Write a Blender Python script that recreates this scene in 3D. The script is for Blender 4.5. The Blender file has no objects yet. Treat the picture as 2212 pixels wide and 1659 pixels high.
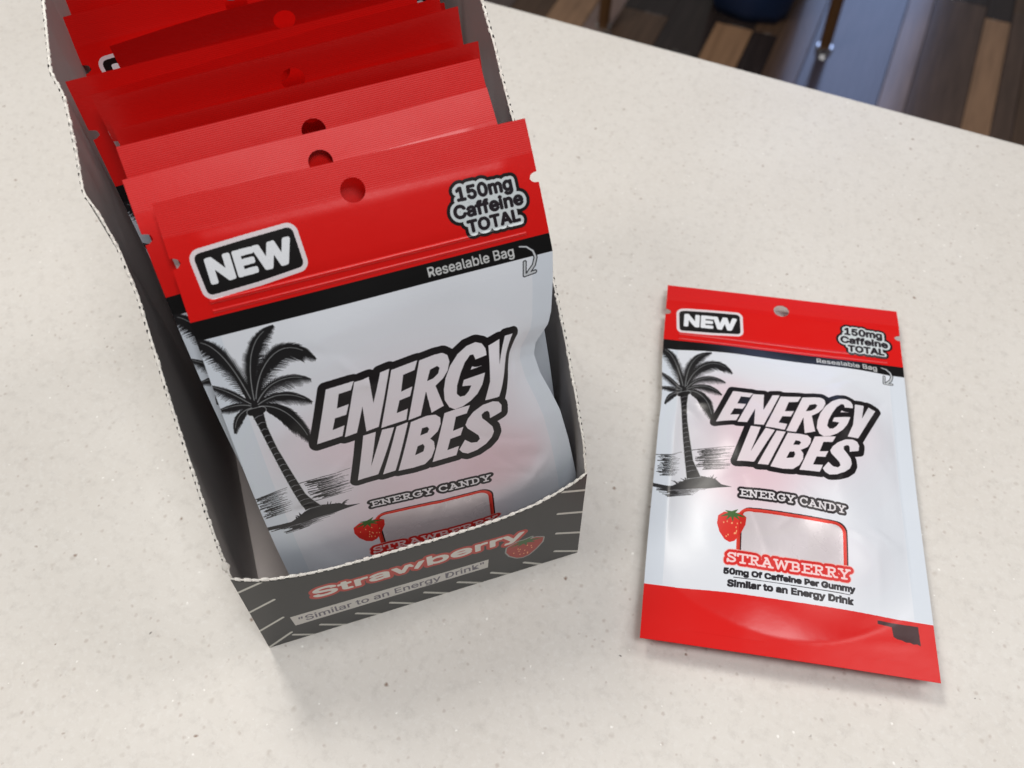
import bpy, bmesh, math, random
import numpy as np

random.seed(4)
rng = np.random.default_rng(7)
scene = bpy.context.scene
R = math.radians

# ------------------------------------------------------------------ camera
CAM_H, PITCH, ROLL, FPX = 0.3171, 0.9355, -0.002, 2017.0
cam_data = bpy.data.cameras.new('camera')
cam = bpy.data.objects.new('camera', cam_data)
scene.collection.objects.link(cam)
cam.location = (0, 0, CAM_H)
cam.rotation_mode = 'YXZ'
cam.rotation_euler = (math.pi / 2 - PITCH, 0, 0)
from mathutils import Matrix, Vector
cam.matrix_world = (Matrix.Translation((0, 0, CAM_H)) @ Matrix.Rotation(math.pi / 2 - PITCH, 4, 'X')
                    @ Matrix.Rotation(ROLL, 4, 'Z'))
cam_data.sensor_width = 36.0
cam_data.lens = FPX / 2212.0 * 36.0
cam_data.clip_start = 0.01
cam_data.clip_end = 60.0
cam_data.dof.use_dof = True
cam_data.dof.focus_distance = 0.30
cam_data.dof.aperture_fstop = 16.0
scene.camera = cam

# ------------------------------------------------------------------ light
world = bpy.data.worlds.new('World')
scene.world = world
world.use_nodes = True
wb = world.node_tree.nodes['Background']
wb.inputs[0].default_value = (1.0, 0.97, 0.94, 1)
wb.inputs[1].default_value = 0.15


def area_lamp(name, loc, target, sx, sy, power, color):
    d = bpy.data.lights.new(name, 'AREA')
    d.shape = 'RECTANGLE'
    d.size, d.size_y, d.energy, d.color = sx, sy, power, color
    o = bpy.data.objects.new(name, d)
    scene.collection.objects.link(o)
    o.location = loc
    o.rotation_euler = (Vector(target) - Vector(loc)).to_track_quat('-Z', 'Y').to_euler()
    return o


area_lamp('ceiling_panel_back', (-0.55, 1.10, 1.65), (-0.05, 0.25, 0), 0.45, 0.45, 18, (1.0, 0.955, 0.89))
area_lamp('ceiling_panel_front', (0.30, -0.38, 1.65), (0.0, 0.2, 0.1), 0.5, 0.5, 15, (0.98, 0.985, 1.0))
area_lamp('ceiling_panel_right', (1.00, 0.55, 1.65), (0.1, 0.3, 0), 0.5, 0.5, 7, (1.0, 0.95, 0.92))
area_lamp('ceiling_panel_left', (-1.00, 0.0, 1.65), (-0.1, 0.2, 0), 0.4, 0.4, 6.5, (1.0, 0.965, 0.915))
area_lamp('window_daylight', (1.95, 4.7, 0.9), (0.9, 2.2, -0.6), 0.6, 2.2, 13, (0.42, 0.57, 1.0))

scene.view_settings.view_transform = 'Standard'
scene.view_settings.look = 'None'
scene.view_settings.gamma = 1.0
scene.view_settings.exposure = -0.1
scene.render.engine = 'CYCLES'
scene.cycles.use_denoising = True
scene.cycles.max_bounces = 10
scene.cycles.diffuse_bounces = 6
scene.cycles.sample_clamp_indirect = 6.0

# ------------------------------------------------------------------ helpers
def srgb(r, g, b):
    f = lambda c: (c / 12.92 if c <= 0.04045 else ((c + 0.055) / 1.055) ** 2.4)
    return (f(r / 255), f(g / 255), f(b / 255), 1.0)


def link(o, parent=None):
    scene.collection.objects.link(o)
    if parent is not None:
        o.parent = parent
    return o


def mesh_obj(name, verts, faces, mats, parent=None, smooth=False, mat_idx=None, uvs=None):
    me = bpy.data.meshes.new(name)
    me.from_pydata([tuple(map(float, v)) for v in verts], [], [tuple(map(int, f)) for f in faces])
    for m in (mats if isinstance(mats, (list, tuple)) else [mats]):
        me.materials.append(m)
    if mat_idx is not None:
        me.polygons.foreach_set('material_index', np.asarray(mat_idx, dtype=np.int32))
    if smooth:
        me.polygons.foreach_set('use_smooth', np.ones(len(me.polygons), dtype=bool))
    if uvs is not None:
        lay = me.uv_layers.new(name='UVMap')
        li = np.empty(len(me.loops), dtype=np.int32)
        me.loops.foreach_get('vertex_index', li)
        lay.data.foreach_set('uv', np.asarray(uvs, dtype=np.float32)[li].ravel())
    me.update()
    return link(bpy.data.objects.new(name, me), parent)


def empty(name, loc, rz=0.0):
    o = bpy.data.objects.new(name, None)
    o.empty_display_size = 0.02
    o.location = loc
    o.rotation_euler = (0, 0, rz)
    return link(o)


def tag(o, label=None, category=None, group=None, kind=None):
    for k, v in (('label', label), ('category', category), ('group', group), ('kind', kind)):
        if v:
            o[k] = v
    return o


def new_mat(name):
    m = bpy.data.materials.new(name)
    m.use_nodes = True
    return m, m.node_tree.nodes, m.node_tree.links, m.node_tree.nodes['Principled BSDF']


def simple_mat(name, col, rough=0.5, metallic=0.0, noise=0.0, scale=40.0, bump=0.0):
    m, n, l, p = new_mat(name)
    p.inputs['Roughness'].default_value = rough
    p.inputs['Metallic'].default_value = metallic
    tc = n.new('ShaderNodeTexCoord')
    nz = n.new('ShaderNodeTexNoise')
    nz.inputs['Scale'].default_value = scale
    nz.inputs['Detail'].default_value = 5
    l.new(tc.outputs['Object'], nz.inputs['Vector'])
    mx = n.new('ShaderNodeMix')
    mx.data_type = 'RGBA'
    mx.inputs[6].default_value = tuple(c * (1 - noise) for c in col[:3]) + (1,)
    mx.inputs[7].default_value = tuple(min(1, c * (1 + noise)) for c in col[:3]) + (1,)
    l.new(nz.outputs['Fac'], mx.inputs[0])
    l.new(mx.outputs[2], p.inputs['Base Color'])
    if bump:
        b = n.new('ShaderNodeBump')
        b.inputs['Strength'].default_value = bump
        b.inputs['Distance'].default_value = 0.0004
        l.new(nz.outputs['Fac'], b.inputs['Height'])
        l.new(b.outputs[0], p.inputs['Normal'])
    return m


# ------------------------------------------------------------------ printing
class Canvas:
    """A flat print drawn in millimetres, origin top left."""

    def __init__(self, w, h, res, col):
        self.w, self.h, self.res = w, h, res
        self.W, self.H = int(round(w * res)), int(round(h * res))
        self.a = np.empty((self.H, self.W, 3), dtype=np.float32)
        self.a[:] = np.array(col) / 255.0
        self.clear = np.zeros((self.H, self.W), dtype=bool)

    def mask(self):
        return np.zeros((self.H, self.W), dtype=bool)

    def poly(self, m, pts, val=True):
        p = np.asarray(pts, float) * self.res
        x0, y0 = np.floor(p.min(0)).astype(int) - 1
        x1, y1 = np.ceil(p.max(0)).astype(int) + 2
        x0, y0, x1, y1 = max(x0, 0), max(y0, 0), min(x1, self.W), min(y1, self.H)
        if x0 >= x1 or y0 >= y1:
            return
        X = np.arange(x0, x1) + 0.5
        Y = (np.arange(y0, y1) + 0.5)[:, None]
        ins = np.zeros((y1 - y0, x1 - x0), dtype=bool)
        q = np.roll(p, -1, 0)
        for (ax, ay), (bx, by) in zip(p, q):
            if ay == by:
                continue
            c = (ay > Y) != (by > Y)
            ins ^= c & (X < (bx - ax) * (Y - ay) / (by - ay) + ax)
        m[y0:y1, x0:x1][ins] = val

    def stroke(self, m, pts, w, w2=None, val=True):
        p = np.asarray(pts, float) * self.res
        n = len(p) - 1
        for i in range(n):
            a, b = p[i], p[i + 1]
            ra = (w + ((w2 - w) * i / n if w2 is not None else 0)) * self.res / 2
            rb = (w + ((w2 - w) * (i + 1) / n if w2 is not None else 0)) * self.res / 2
            r = max(ra, rb)
            x0, y0 = np.floor(np.minimum(a, b) - r).astype(int) - 1
            x1, y1 = np.ceil(np.maximum(a, b) + r).astype(int) + 2
            x0, y0, x1, y1 = max(x0, 0), max(y0, 0), min(x1, self.W), min(y1, self.H)
            if x0 >= x1 or y0 >= y1:
                continue
            X = np.arange(x0, x1)[None] + 0.5 - a[0]
            Y = np.arange(y0, y1)[:, None] + 0.5 - a[1]
            d = b - a
            t = np.clip((X * d[0] + Y * d[1]) / max(d @ d, 1e-9), 0, 1)
            ins = (X - t * d[0]) ** 2 + (Y - t * d[1]) ** 2 <= (ra + (rb - ra) * t) ** 2
            m[y0:y1, x0:x1][ins] = val

    def dilate(self, m, r):
        r = r * self.res
        ys, xs = np.where(m)
        k = int(math.ceil(r)) + 2
        y0, y1 = max(ys.min() - k, 0), min(ys.max() + k + 1, self.H)
        x0, x1 = max(xs.min() - k, 0), min(xs.max() + k + 1, self.W)
        s = m[y0:y1, x0:x1].astype(np.float32)
        hh, ww = s.shape[0] + 2 * k, s.shape[1] + 2 * k
        ker = np.zeros((hh, ww), np.float32)
        yy, xx = np.mgrid[-k:k + 1, -k:k + 1]
        ker[:2 * k + 1, :2 * k + 1] = (xx * xx + yy * yy <= r * r)
        f = np.fft.irfft2(np.fft.rfft2(s, (hh, ww)) * np.fft.rfft2(ker), (hh, ww))
        o = m.copy()
        o[y0:y1, x0:x1] |= f[k:k + s.shape[0], k:k + s.shape[1]] > 0.5
        return o

    def paint(self, m, col, alpha=1.0):
        c = np.array(col, dtype=np.float32) / 255.0
        self.a[m] = self.a[m] * (1 - alpha) + c * alpha

    def image(self, name):
        img = bpy.data.images.new(name, self.W, self.H)
        px = np.ones((self.H, self.W, 4), dtype=np.float32)
        px[..., :3] = self.a[::-1]
        px[..., 3] = 1.0 - self.clear[::-1]
        img.alpha_mode = 'CHANNEL_PACKED'
        img.pixels.foreach_set(px.ravel())
        img.update()
        img.pack()
        return img


SANS = None
try:                                        # Blender's own interface font, if this build carries it
    import os
    SANS = bpy.data.fonts.load(os.path.join(bpy.utils.system_resource('DATAFILES'), 'fonts', 'Inter.woff2'))
except Exception:
    SANS = None


def text_tris(body):
    cu = bpy.data.curves.new('lettering', 'FONT')
    cu.body = body
    cu.resolution_u = 4
    if SANS is not None:
        cu.font = SANS
    o = bpy.data.objects.new('lettering', cu)
    scene.collection.objects.link(o)
    dg = bpy.context.evaluated_depsgraph_get()
    me = o.evaluated_get(dg).to_mesh()
    v = np.array([x.co[:2] for x in me.vertices])
    polys = [np.array([v[i] for i in p.vertices]) for p in me.polygons]
    o.evaluated_get(dg).to_mesh_clear()
    bpy.data.objects.remove(o)
    bpy.data.curves.remove(cu)
    return polys, v.min(0), v.max(0)


def text(cv, m, body, x0, x1, ytop, ybase, slope=0.0, refbody=None):
    """Fit body between x0..x1; cap height spans ytop..ybase (mm, y down)."""
    polys, mn, mx = text_tris(body)
    cap = text_tris('E')[2][1]
    sx = (x1 - x0) / (mx[0] - mn[0])
    sy = (ybase - ytop) / cap
    for p in polys:
        q = np.stack([x0 + (p[:, 0] - mn[0]) * sx, ybase - p[:, 1] * sy], -1)
        q[:, 1] += slope * (q[:, 0] - x0)
        cv.poly(m, q)


def arc(cx, cy, rx, ry, a0, a1, n=14):
    return [(cx + rx * math.cos(R(a0 + (a1 - a0) * i / n)), cy - ry * math.sin(R(a0 + (a1 - a0) * i / n))) for i in range(n + 1)]


SLAB = {
    'E': (.92, [[(.24, .08), (.24, .92)], [(.02, .08), (.84, .08), (.84, .27)], [(.24, .5), (.62, .5)], [(.02, .92), (.86, .92), (.86, .71)]]),
    'N': (1.1, [[(.22, .08), (.22, .92)], [(.22, .08), (.86, .92)], [(.86, .08), (.86, .92)], [(.0, .08), (.3, .08)], [(.66, .08), (1.06, .08)], [(.02, .92), (.42, .92)]]),
    'R': (1.02, [[(.24, .08), (.24, .92)], [(.02, .08), (.58, .08), (.76, .17), (.76, .38), (.58, .5), (.24, .5)], [(.5, .5), (.76, .92), (.98, .92)], [(.02, .92), (.46, .92)]]),
    'G': (1.02, [arc(.5, .5, .42, .42, 40, 300), [(.71, .87), (.86, .8), (.86, .56)], [(.55, .56), (.98, .56)], [(.83, .08), (.83, .3)]]),
    'Y': (1.0, [[(.14, .08), (.5, .54)], [(.86, .08), (.5, .54)], [(.5, .54), (.5, .92)], [(.0, .08), (.34, .08)], [(.66, .08), (1.0, .08)], [(.28, .92), (.72, .92)]]),
    'C': (.98, [arc(.5, .5, .42, .42, 40, 320), [(.84, .08), (.84, .3)]]),
    'A': (1.04, [[(.5, .08), (.14, .92)], [(.5, .08), (.88, .92)], [(.26, .62), (.74, .62)], [(.0, .92), (.34, .92)], [(.66, .92), (1.04, .92)], [(.34, .08), (.5, .08)]]),
    'D': (1.02, [[(.24, .08), (.24, .92)], [(.02, .08), (.55, .08), (.8, .25), (.84, .5), (.8, .75), (.55, .92), (.02, .92)]]),
    'S': (.86, [[(.74, .3), (.7, .15), (.5, .08), (.25, .1), (.12, .25), (.18, .4), (.5, .5), (.72, .62), (.74, .78), (.6, .9), (.4, .92), (.18, .86), (.1, .7)], [(.76, .06), (.76, .28)], [(.08, .72), (.08, .94)]]),
    'T': (.96, [[(.48, .08), (.48, .92)], [(.04, .3), (.04, .08), (.92, .08), (.92, .3)], [(.26, .92), (.7, .92)]]),
    'W': (1.36, [[(.12, .08), (.38, .92), (.66, .12), (.96, .92), (1.22, .08)], [(.0, .08), (.3, .08)], [(1.04, .08), (1.36, .08)]]),
    'B': (.96, [[(.24, .08), (.24, .92)], [(.02, .08), (.6, .08), (.74, .18), (.74, .38), (.58, .49), (.24, .49)], [(.58, .49), (.8, .6), (.8, .8), (.62, .92), (.02, .92)]]),
    ' ': (.42, []),
}


def slab(cv, m, body, x0, x1, y0, y1, wt, slope=0.0):
    gap = .1
    tot = sum(SLAB[c][0] for c in body) + gap * (len(body) - 1)
    k = (x1 - x0) / tot
    x = x0
    for c in body:
        w, st = SLAB[c]
        for s in st:
            q = [(x + px * k, y0 + py * (y1 - y0) + slope * (x + px * k - x0)) for px, py in s]
            cv.stroke(m, q, wt)
        x += (w + gap) * k


def strawberry(cv, cx, cy, w, h, rim=None, red=(206, 44, 36)):
    body = [(cx + w * .5 * a, cy + h * b) for a, b in
            [(-.55, -.42), (-.95, -.3), (-1, -.05), (-.8, .22), (-.42, .45), (-.1, .52), (.2, .47), (.62, .22), (.95, -.08), (1, -.3), (.6, -.42), (0, -.36)]]
    m = cv.mask(); cv.poly(m, body); m = cv.dilate(m, w * .05)
    lf = cv.mask()
    for dx, dy in ((-.5, -.3), (-.25, -.2), (.05, -.16), (.35, -.22), (.6, -.32), (-.3, -.5), (.25, -.55)):
        cv.stroke(lf, [(cx, cy - h * .42), (cx + w * dx * .8, cy + h * dy)], w * .17, w * .03)
    if rim:
        cv.paint(cv.dilate(m | lf, rim[0]), rim[1])
    cv.paint(m, red)
    sd = cv.mask()
    for i in range(14):
        a, b = rng.uniform(-.7, .7), rng.uniform(-.15, .38)
        if abs(a) < .85 - max(0, b) * 1.3:
            cv.stroke(sd, [(cx + w * .5 * a, cy + h * b), (cx + w * .5 * a, cy + h * b + h * .03)], w * .035)
    cv.paint(sd, (236, 170, 120))
    cv.paint(lf, (62, 98, 48))


LOGO = {
    'E1': [(-21.2,59.5),(-13.1,59.2),(-14.6,61.7),(-18.1,61.9),(-19.7,66.3),(-16.2,66.0),(-17.7,69.2),(-21.0,69.3),(-22.6,73.0),(-19.0,72.5),(-20.4,75.9),(-28.0,76.4)],
    'N': [(-13.1,59.6),(-8.8,59.3),(-9.4,68.0),(-5.4,59.1),(-2.6,58.8),(-9.7,76.5),(-13.5,76.8),(-12.7,68.1),(-16.2,76.3),(-19.9,76.6)],
    'E2': [(-2.2,59.4),(5.7,58.9),(4.3,61.7),(0.8,62.1),(-0.9,67.2),(2.6,66.7),(1.3,69.6),(-2.0,69.9),(-3.7,73.8),(-0.2,73.5),(-1.4,77.1),(-9.1,77.2)],
    'R': [(6.2,59.2),(10.8,58.8),(13.2,58.9),(14.5,60.0),(14.7,62.2),(13.6,65.0),(11.8,67.1),(9.2,68.8),(10.3,76.2),(6.3,77.4),(6.1,69.7),(3.0,77.2),(-0.9,77.5)],
    'Rh': [(8.7,63.1),(10.9,62.6),(11.5,63.4),(10.7,65.1),(9.0,66.2),(7.1,66.5)],
    'G': [(22.1,63.2),(25.5,62.5),(25.6,60.5),(24.8,58.8),(23.1,58.0),(20.4,58.6),(17.4,60.5),(14.6,63.6),(12.5,67.3),(11.3,70.9),(10.9,74.4),(11.8,77.2),(13.3,78.4),(15.7,78.0),(18.4,76.5),(20.7,74.4),(22.6,71.5),(24.0,67.7),(17.6,69.1),(16.8,71.1),(19.4,71.3),(18.3,73.2),(17.0,74.4),(15.6,74.5),(14.8,73.3),(15.4,70.5),(17.1,66.7),(18.9,63.6),(20.8,61.6),(21.8,61.6)],
    'Y': [(26.6,59.9),(30.6,58.9),(29.1,66.3),(32.8,58.5),(36.0,58.6),(26.8,76.7),(22.5,77.1),(24.9,71.0)],
    'V': [(-14.7,77.9),(-10.9,77.9),(-14.9,90.3),(-9.0,77.9),(-5.4,78.3),(-13.5,94.6),(-19.9,94.7)],
    'I': [(-4.7,78.4),(-1.1,78.1),(-8.2,95.1),(-12.2,95.3)],
    'B': [(-0.3,78.4),(4.7,77.9),(7.3,78.4),(8.5,79.9),(8.2,82.1),(6.9,84.5),(4.2,86.4),(5.1,87.9),(4.9,90.6),(3.3,93.8),(0.9,95.8),(-2.7,96.0),(-7.4,95.6)],
    'Bh1': [(2.5,81.8),(4.1,81.8),(4.5,82.8),(3.8,83.9),(1.5,84.2)],
    'Bh2': [(-0.0,87.9),(1.7,87.6),(2.0,88.8),(1.3,90.5),(-1.4,91.1)],
    'E3': [(10.0,78.8),(17.9,78.0),(16.5,80.7),(13.1,81.1),(11.4,85.9),(14.7,85.3),(13.4,88.2),(10.1,88.6),(8.5,92.6),(12.3,92.1),(10.9,95.5),(3.3,95.8)],
    'S': [(23.0,83.9),(26.7,82.3),(27.1,79.9),(26.3,78.4),(24.6,77.9),(21.6,78.6),(18.5,80.6),(16.5,82.7),(15.4,84.8),(15.8,86.2),(17.4,88.1),(18.7,89.8),(18.9,91.2),(17.9,92.2),(16.1,92.0),(14.4,90.3),(12.1,93.6),(12.9,95.1),(14.5,96.0),(17.4,95.4),(20.4,93.7),(22.6,91.5),(23.5,89.3),(23.3,87.2),(21.7,84.7),(20.7,83.4),(20.7,82.1),(21.7,81.2),(22.6,81.0),(23.1,81.7)],
}


BAG_W, BAG_H, D1, D2, D3 = 100.0, 166.8, 31.7, 37.0, 145.8


def bez(p, n=24):
    p = np.asarray(p, float)
    t = np.linspace(0, 1, n)[:, None]
    return (1 - t) ** 3 * p[0] + 3 * (1 - t) ** 2 * t * p[1] + 3 * (1 - t) * t * t * p[2] + t ** 3 * p[3]


def bag_print(name, blobs):
    cv = Canvas(BAG_W, BAG_H, 14, (214, 218, 225))
    o = lambda pts: [(u + 50.0, v) for u, v in pts]
    yy, xx = np.mgrid[0:cv.H, 0:cv.W].astype(np.float32) / cv.res
    # pink sweets seen through the milky film
    for bu, bv, s, al in blobs:
        d = np.sqrt(((xx - 50 - bu) / s) ** 2 + ((yy - bv) / (s * .8)) ** 2)
        k = (al / (1 + np.exp((d - 1) * 3.6)))[..., None]
        cv.a = cv.a * (1 - k) + np.array((216, 158, 168), np.float32) / 255 * k
    # welded side seams: clearer, bluish film
    side = (np.abs(xx - 50) > 43.6) & (yy > D2) & (yy < D3)
    cv.paint(side, (196, 206, 216), .55)
    red, black = (206, 15, 11), (10, 9, 10)
    m = yy < D1; cv.paint(m, red)
    m = (yy >= D1) & (yy < D2); cv.paint(m, black)
    m = yy > D3 + .25 + .9 * np.exp(-((xx - 50) / 26) ** 2); cv.paint(m, red)
    # palm
    pal = cv.mask(); ribs = cv.mask(); gap = cv.mask()
    F = [[(-41.2, 58.9), (-42.9, 44.6), (-46.1, 37.6), (-51, 36.9)], [(-40.8, 58.9), (-40, 49.8), (-38, 38.8), (-29.6, 37.8)],
         [(-40.6, 58.9), (-37.7, 47.5), (-28, 38.5), (-21.3, 50.2)], [(-40.6, 59.2), (-36.8, 53.4), (-29.8, 51.2), (-24, 55.6)],
         [(-40.8, 59.5), (-35.5, 56.6), (-29.8, 57.3), (-25.6, 62.5)], [(-40.8, 59.7), (-35.4, 59.8), (-30, 64.7), (-29.2, 77)],
         [(-41.4, 58.9), (-44.4, 55.4), (-47, 51.8), (-52, 49.4)], [(-41.6, 59.2), (-44.3, 57.4), (-47, 57.4), (-52, 58)],
         [(-41.6, 59.6), (-44.2, 59.5), (-47.3, 60.6), (-48.6, 66.5)]]
    for f in F:
        c = bez(o(f), 60)
        L = np.linalg.norm(np.diff(c, axis=0), axis=1).sum()
        cv.stroke(pal, c[::4], L * .075 + .5, .2)
        for i in range(5, 59, 1 if L > 22 else 2):
            t = i / 59
            d = c[min(i + 1, 59)] - c[i - 1]; d /= np.linalg.norm(d)
            for sgn in (-1, 1):
                nrm = np.array([-d[1], d[0]]) * sgn
                ll = (L * .19) * math.sin(math.pi * min(1, t ** .75)) ** .8 * (1.0 + rng.uniform(-.14, .14)) + .3
                if nrm[1] < 0:
                    ll *= .7
                e = d * .72 + nrm * .68 + np.array([0, .22])
                cv.stroke(pal, [c[i], c[i] + e * ll * .6, c[i] + e * ll + np.array([0, ll * .1])], .52, .05)
        cv.stroke(ribs, c[3:52:4], .3, .16)
    trL = [(-42.7, 60.5), (-41.9, 66.1), (-41, 74.1), (-40, 83.6), (-38.9, 92.7), (-37.6, 102)]
    trR = [(-39.3, 60.4), (-39.7, 66.6), (-38.9, 75), (-37.5, 83.6), (-35.8, 94), (-32.7, 101.5)]
    # water
    wat = cv.mask()
    for i in range(30):
        v = 90.5 + i * .32 + rng.uniform(-.1, .1)
        a = rng.uniform(-50, -46); b = rng.uniform(-43.5, -40.3)
        cv.stroke(wat, o([(a, v + .25), ((a + b) / 2, v + .05), (b, v - .1)]), rng.uniform(.2, .5), .08)
    cv.stroke(wat, o([(-50, 91.1), (-40.2, 89.6)]), .35, .15)
    cv.stroke(wat, o([(-36.5, 89.1), (-28, 88.9), (-20.8, 88.6)]), .34, .12)
    for i in range(34):
        v = 89.3 + i * .27 + rng.uniform(-.1, .1)
        a = rng.uniform(-35.2, -31) + max(0, i - 8) * .03; b = rng.uniform(-27, -21.5)
        cv.stroke(wat, o([(a, v), ((a + b) / 2, v + .12), (b, v)]), rng.uniform(.18, .44), .08)
    isl = [(-50, 104.0), (-46, 104.4), (-42.7, 104.6), (-38.2, 102.5), (-33, 101), (-27.3, 102.6), (-25.1, 104.8), (-21.2, 105.8), (-26, 106.2), (-30.3, 106.7), (-42.5, 106.5), (-50, 105.6)]
    cv.poly(wat, o(isl))
    for i in range(14):
        v = 106.2 + i * .24
        a = rng.uniform(-50, -45) + i * .35; b = rng.uniform(-33, -27) - i * .5
        cv.stroke(wat, o([(a, v), (b, v - .1)]), .26, .1)
    for i in range(34):
        a = rng.uniform(-41.5, -26.5); an = R(rng.uniform(35, 145)); ll = rng.uniform(1.2, 3.6)
        base = np.array((a, 104.3))
        tip = base + np.array((math.cos(an) * ll * 1.1, -math.sin(an) * ll * (1.3 - abs(a + 33) * .06)))
        cv.stroke(wat, o([base, (base + tip) / 2 + (0, -.4), tip]), .75, .08)
    cv.paint(wat, (28, 27, 29), .93)
    cv.paint(pal, (26, 25, 27))
    cv.paint(ribs, (150, 152, 154), .8)
    trm = cv.mask(); cv.poly(trm, o(trL + trR[::-1])); cv.stroke(trm, o([(-42.6, 61), (-39.5, 61)]), 2.0)
    cv.paint(cv.dilate(trm, .25), (200, 203, 206), .6)
    cv.paint(trm, (24, 22, 24))
    rg = cv.mask()
    tl, tr = np.array(trL), np.array(trR)
    for i in range(17):
        t = (i + .6) / 17
        y = 61.5 + t * 38
        a = np.interp(y, tl[:, 1], tl[:, 0]); b = np.interp(y, tr[:, 1], tr[:, 0])
        cv.stroke(rg, o([(a - .1, y + .35), ((a + b) / 2, y - .25), (b + .1, y + rng.uniform(-.3, .2))]), .3, .16)
    cv.paint(rg, (140, 141, 146), .8)
    # logo
    lg = cv.mask()
    for k, p in LOGO.items():
        if k[-1] not in 'h' and not k.startswith('Bh'):
            cv.poly(lg, o(p))
    hol = cv.mask()
    for k in ('Rh', 'Bh1', 'Bh2'):
        cv.poly(hol, o(LOGO[k]))
    back = cv.dilate(lg, 2.35)
    lg &= ~hol
    under = cv.a.copy()
    cv.paint(back, (22, 18, 21))
    cv.a[lg] = under[lg] * .35 + (np.array((216, 211, 216), np.float32) / 255) * .65
    film = np.array((221, 221, 226), np.float32) / 255
    cv.a[lg] = np.maximum(cv.a[lg], film * .86)
    # NEW badge
    b = cv.mask()
    cv.poly(b, o([(-42.6, 16.2), (-31, 15.5), (-19.4, 15.0), (-19.0, 22.9), (-30, 23.9), (-42.0, 24.4)]))
    b = cv.dilate(b, 1.5)
    cv.paint(cv.dilate(b, 1.25), (218, 208, 212))
    cv.paint(b, (20, 18, 19))
    m = cv.mask(); text(cv, m, 'NEW', -41.3 + 50, -19.8 + 50, 16.9, 22.8, -.025)
    cv.paint(cv.dilate(m, .62), (222, 225, 230))
    # caffeine badge
    m = cv.mask()
    text(cv, m, '150mg', 26.8 + 50, 42.2 + 50, 13.9, 17.3, .02)
    text(cv, m, 'Caffeine', 25.0 + 50, 44.4 + 50, 18.6, 21.9, .01)
    text(cv, m, 'TOTAL', 27.9 + 50, 42.6 + 50, 23.2, 26.3, .005)
    g = cv.dilate(m, 1.15)
    cv.paint(cv.dilate(g, .95), (22, 16, 18)); cv.paint(g, (196, 203, 206)); cv.paint(cv.dilate(m, .3), (32, 26, 32))
    # reseal line
    m = cv.mask(); text(cv, m, 'Resealable Bag', 14.2 + 50, 38.9 + 50, 32.9, 35.6, .002)
    cv.paint(cv.dilate(m, .14), (188, 190, 190))
    ar = cv.mask()
    cv.stroke(ar, o([(40.8, 33.5), (42.8, 34.0), (44.4, 35.6), (44.9, 37.6), (44.3, 39.6), (42.6, 41.4)]), .35, .75)
    cv.stroke(ar, o([(41.6, 38.2), (41.3, 41.9), (44.6, 41.6)]), .6)
    cv.paint(cv.dilate(ar, .34), (24, 24, 28)); cv.paint(ar, (188, 192, 196))
    # candy strap line
    m = cv.mask(); slab(cv, m, 'ENERGY CANDY', -18.2 + 50, 20.2 + 50, 106.4, 109.5, .58, .034)
    cv.paint(cv.dilate(m, .95), (26, 20, 24)); cv.paint(m, (214, 210, 214))
    # clear window with frame
    fr = [(-18.2, 131.5), (-18.2, 118.2)] + [(-18.2 + 3.6 - 3.6 * math.cos(a), 118.2 - 3.6 * math.sin(a)) for a in np.linspace(0, math.pi / 2, 8)] \
        + [(15.6 + 3.8 * math.sin(a), 119 - 3.8 * math.cos(a)) for a in np.linspace(0, math.pi / 2, 8)] + [(19.4, 131.5)]
    win = cv.mask(); cv.poly(win, o(fr))
    cv.paint(win, (208, 198, 201), .8)
    cv.clear |= win
    dk = cv.mask(); cv.stroke(dk, [(x + .5, y - .45) for x, y in o(fr)], 1.1); cv.paint(dk, (40, 22, 22))
    dk = cv.mask(); cv.stroke(dk, o(fr), 1.25); cv.paint(dk, (206, 56, 44))
    strawberry(cv, 50 - 20.8, 121.4, 9.4, 11.6)
    m = cv.mask(); slab(cv, m, 'STRAWBERRY', -22.0 + 50, 20.9 + 50, 131.7, 135.5, .72, .012)
    g = cv.dilate(m, 1.0); cv.paint(cv.dilate(g, .3), (226, 170, 166)); cv.paint(g, (204, 38, 34)); cv.paint(m, (232, 200, 200))
    m = cv.mask(); text(cv, m, '50mg Of Caffeine Per Gummy', -22.8 + 50, 22.6 + 50, 137.9, 139.9, .002)
    text(cv, m, 'Similar to an Energy Drink', -21.3 + 50, 22 + 50, 142.1, 144.3, .002)
    cv.paint(cv.dilate(m, .27), (28, 26, 32))
    m = cv.mask(); cv.stroke(m, o([(-19.4, 141.0), (21, 141.1)]), .26); cv.paint(m, (30, 28, 34))
    # dark emblem on the red foot: a pan-handled shape
    m = cv.mask(); cv.poly(m, o([(30.6, 147.9), (44.6, 147.7), (44.8, 154.7), (43.6, 154.2), (42.4, 154.5), (41.2, 154.0), (40, 154.2), (38.4, 153.6), (37, 153.5), (35.8, 152.8), (35.5, 149.3), (30.6, 149.1)]))
    cv.paint(m, (58, 28, 32))
    return cv.image(name)


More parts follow.
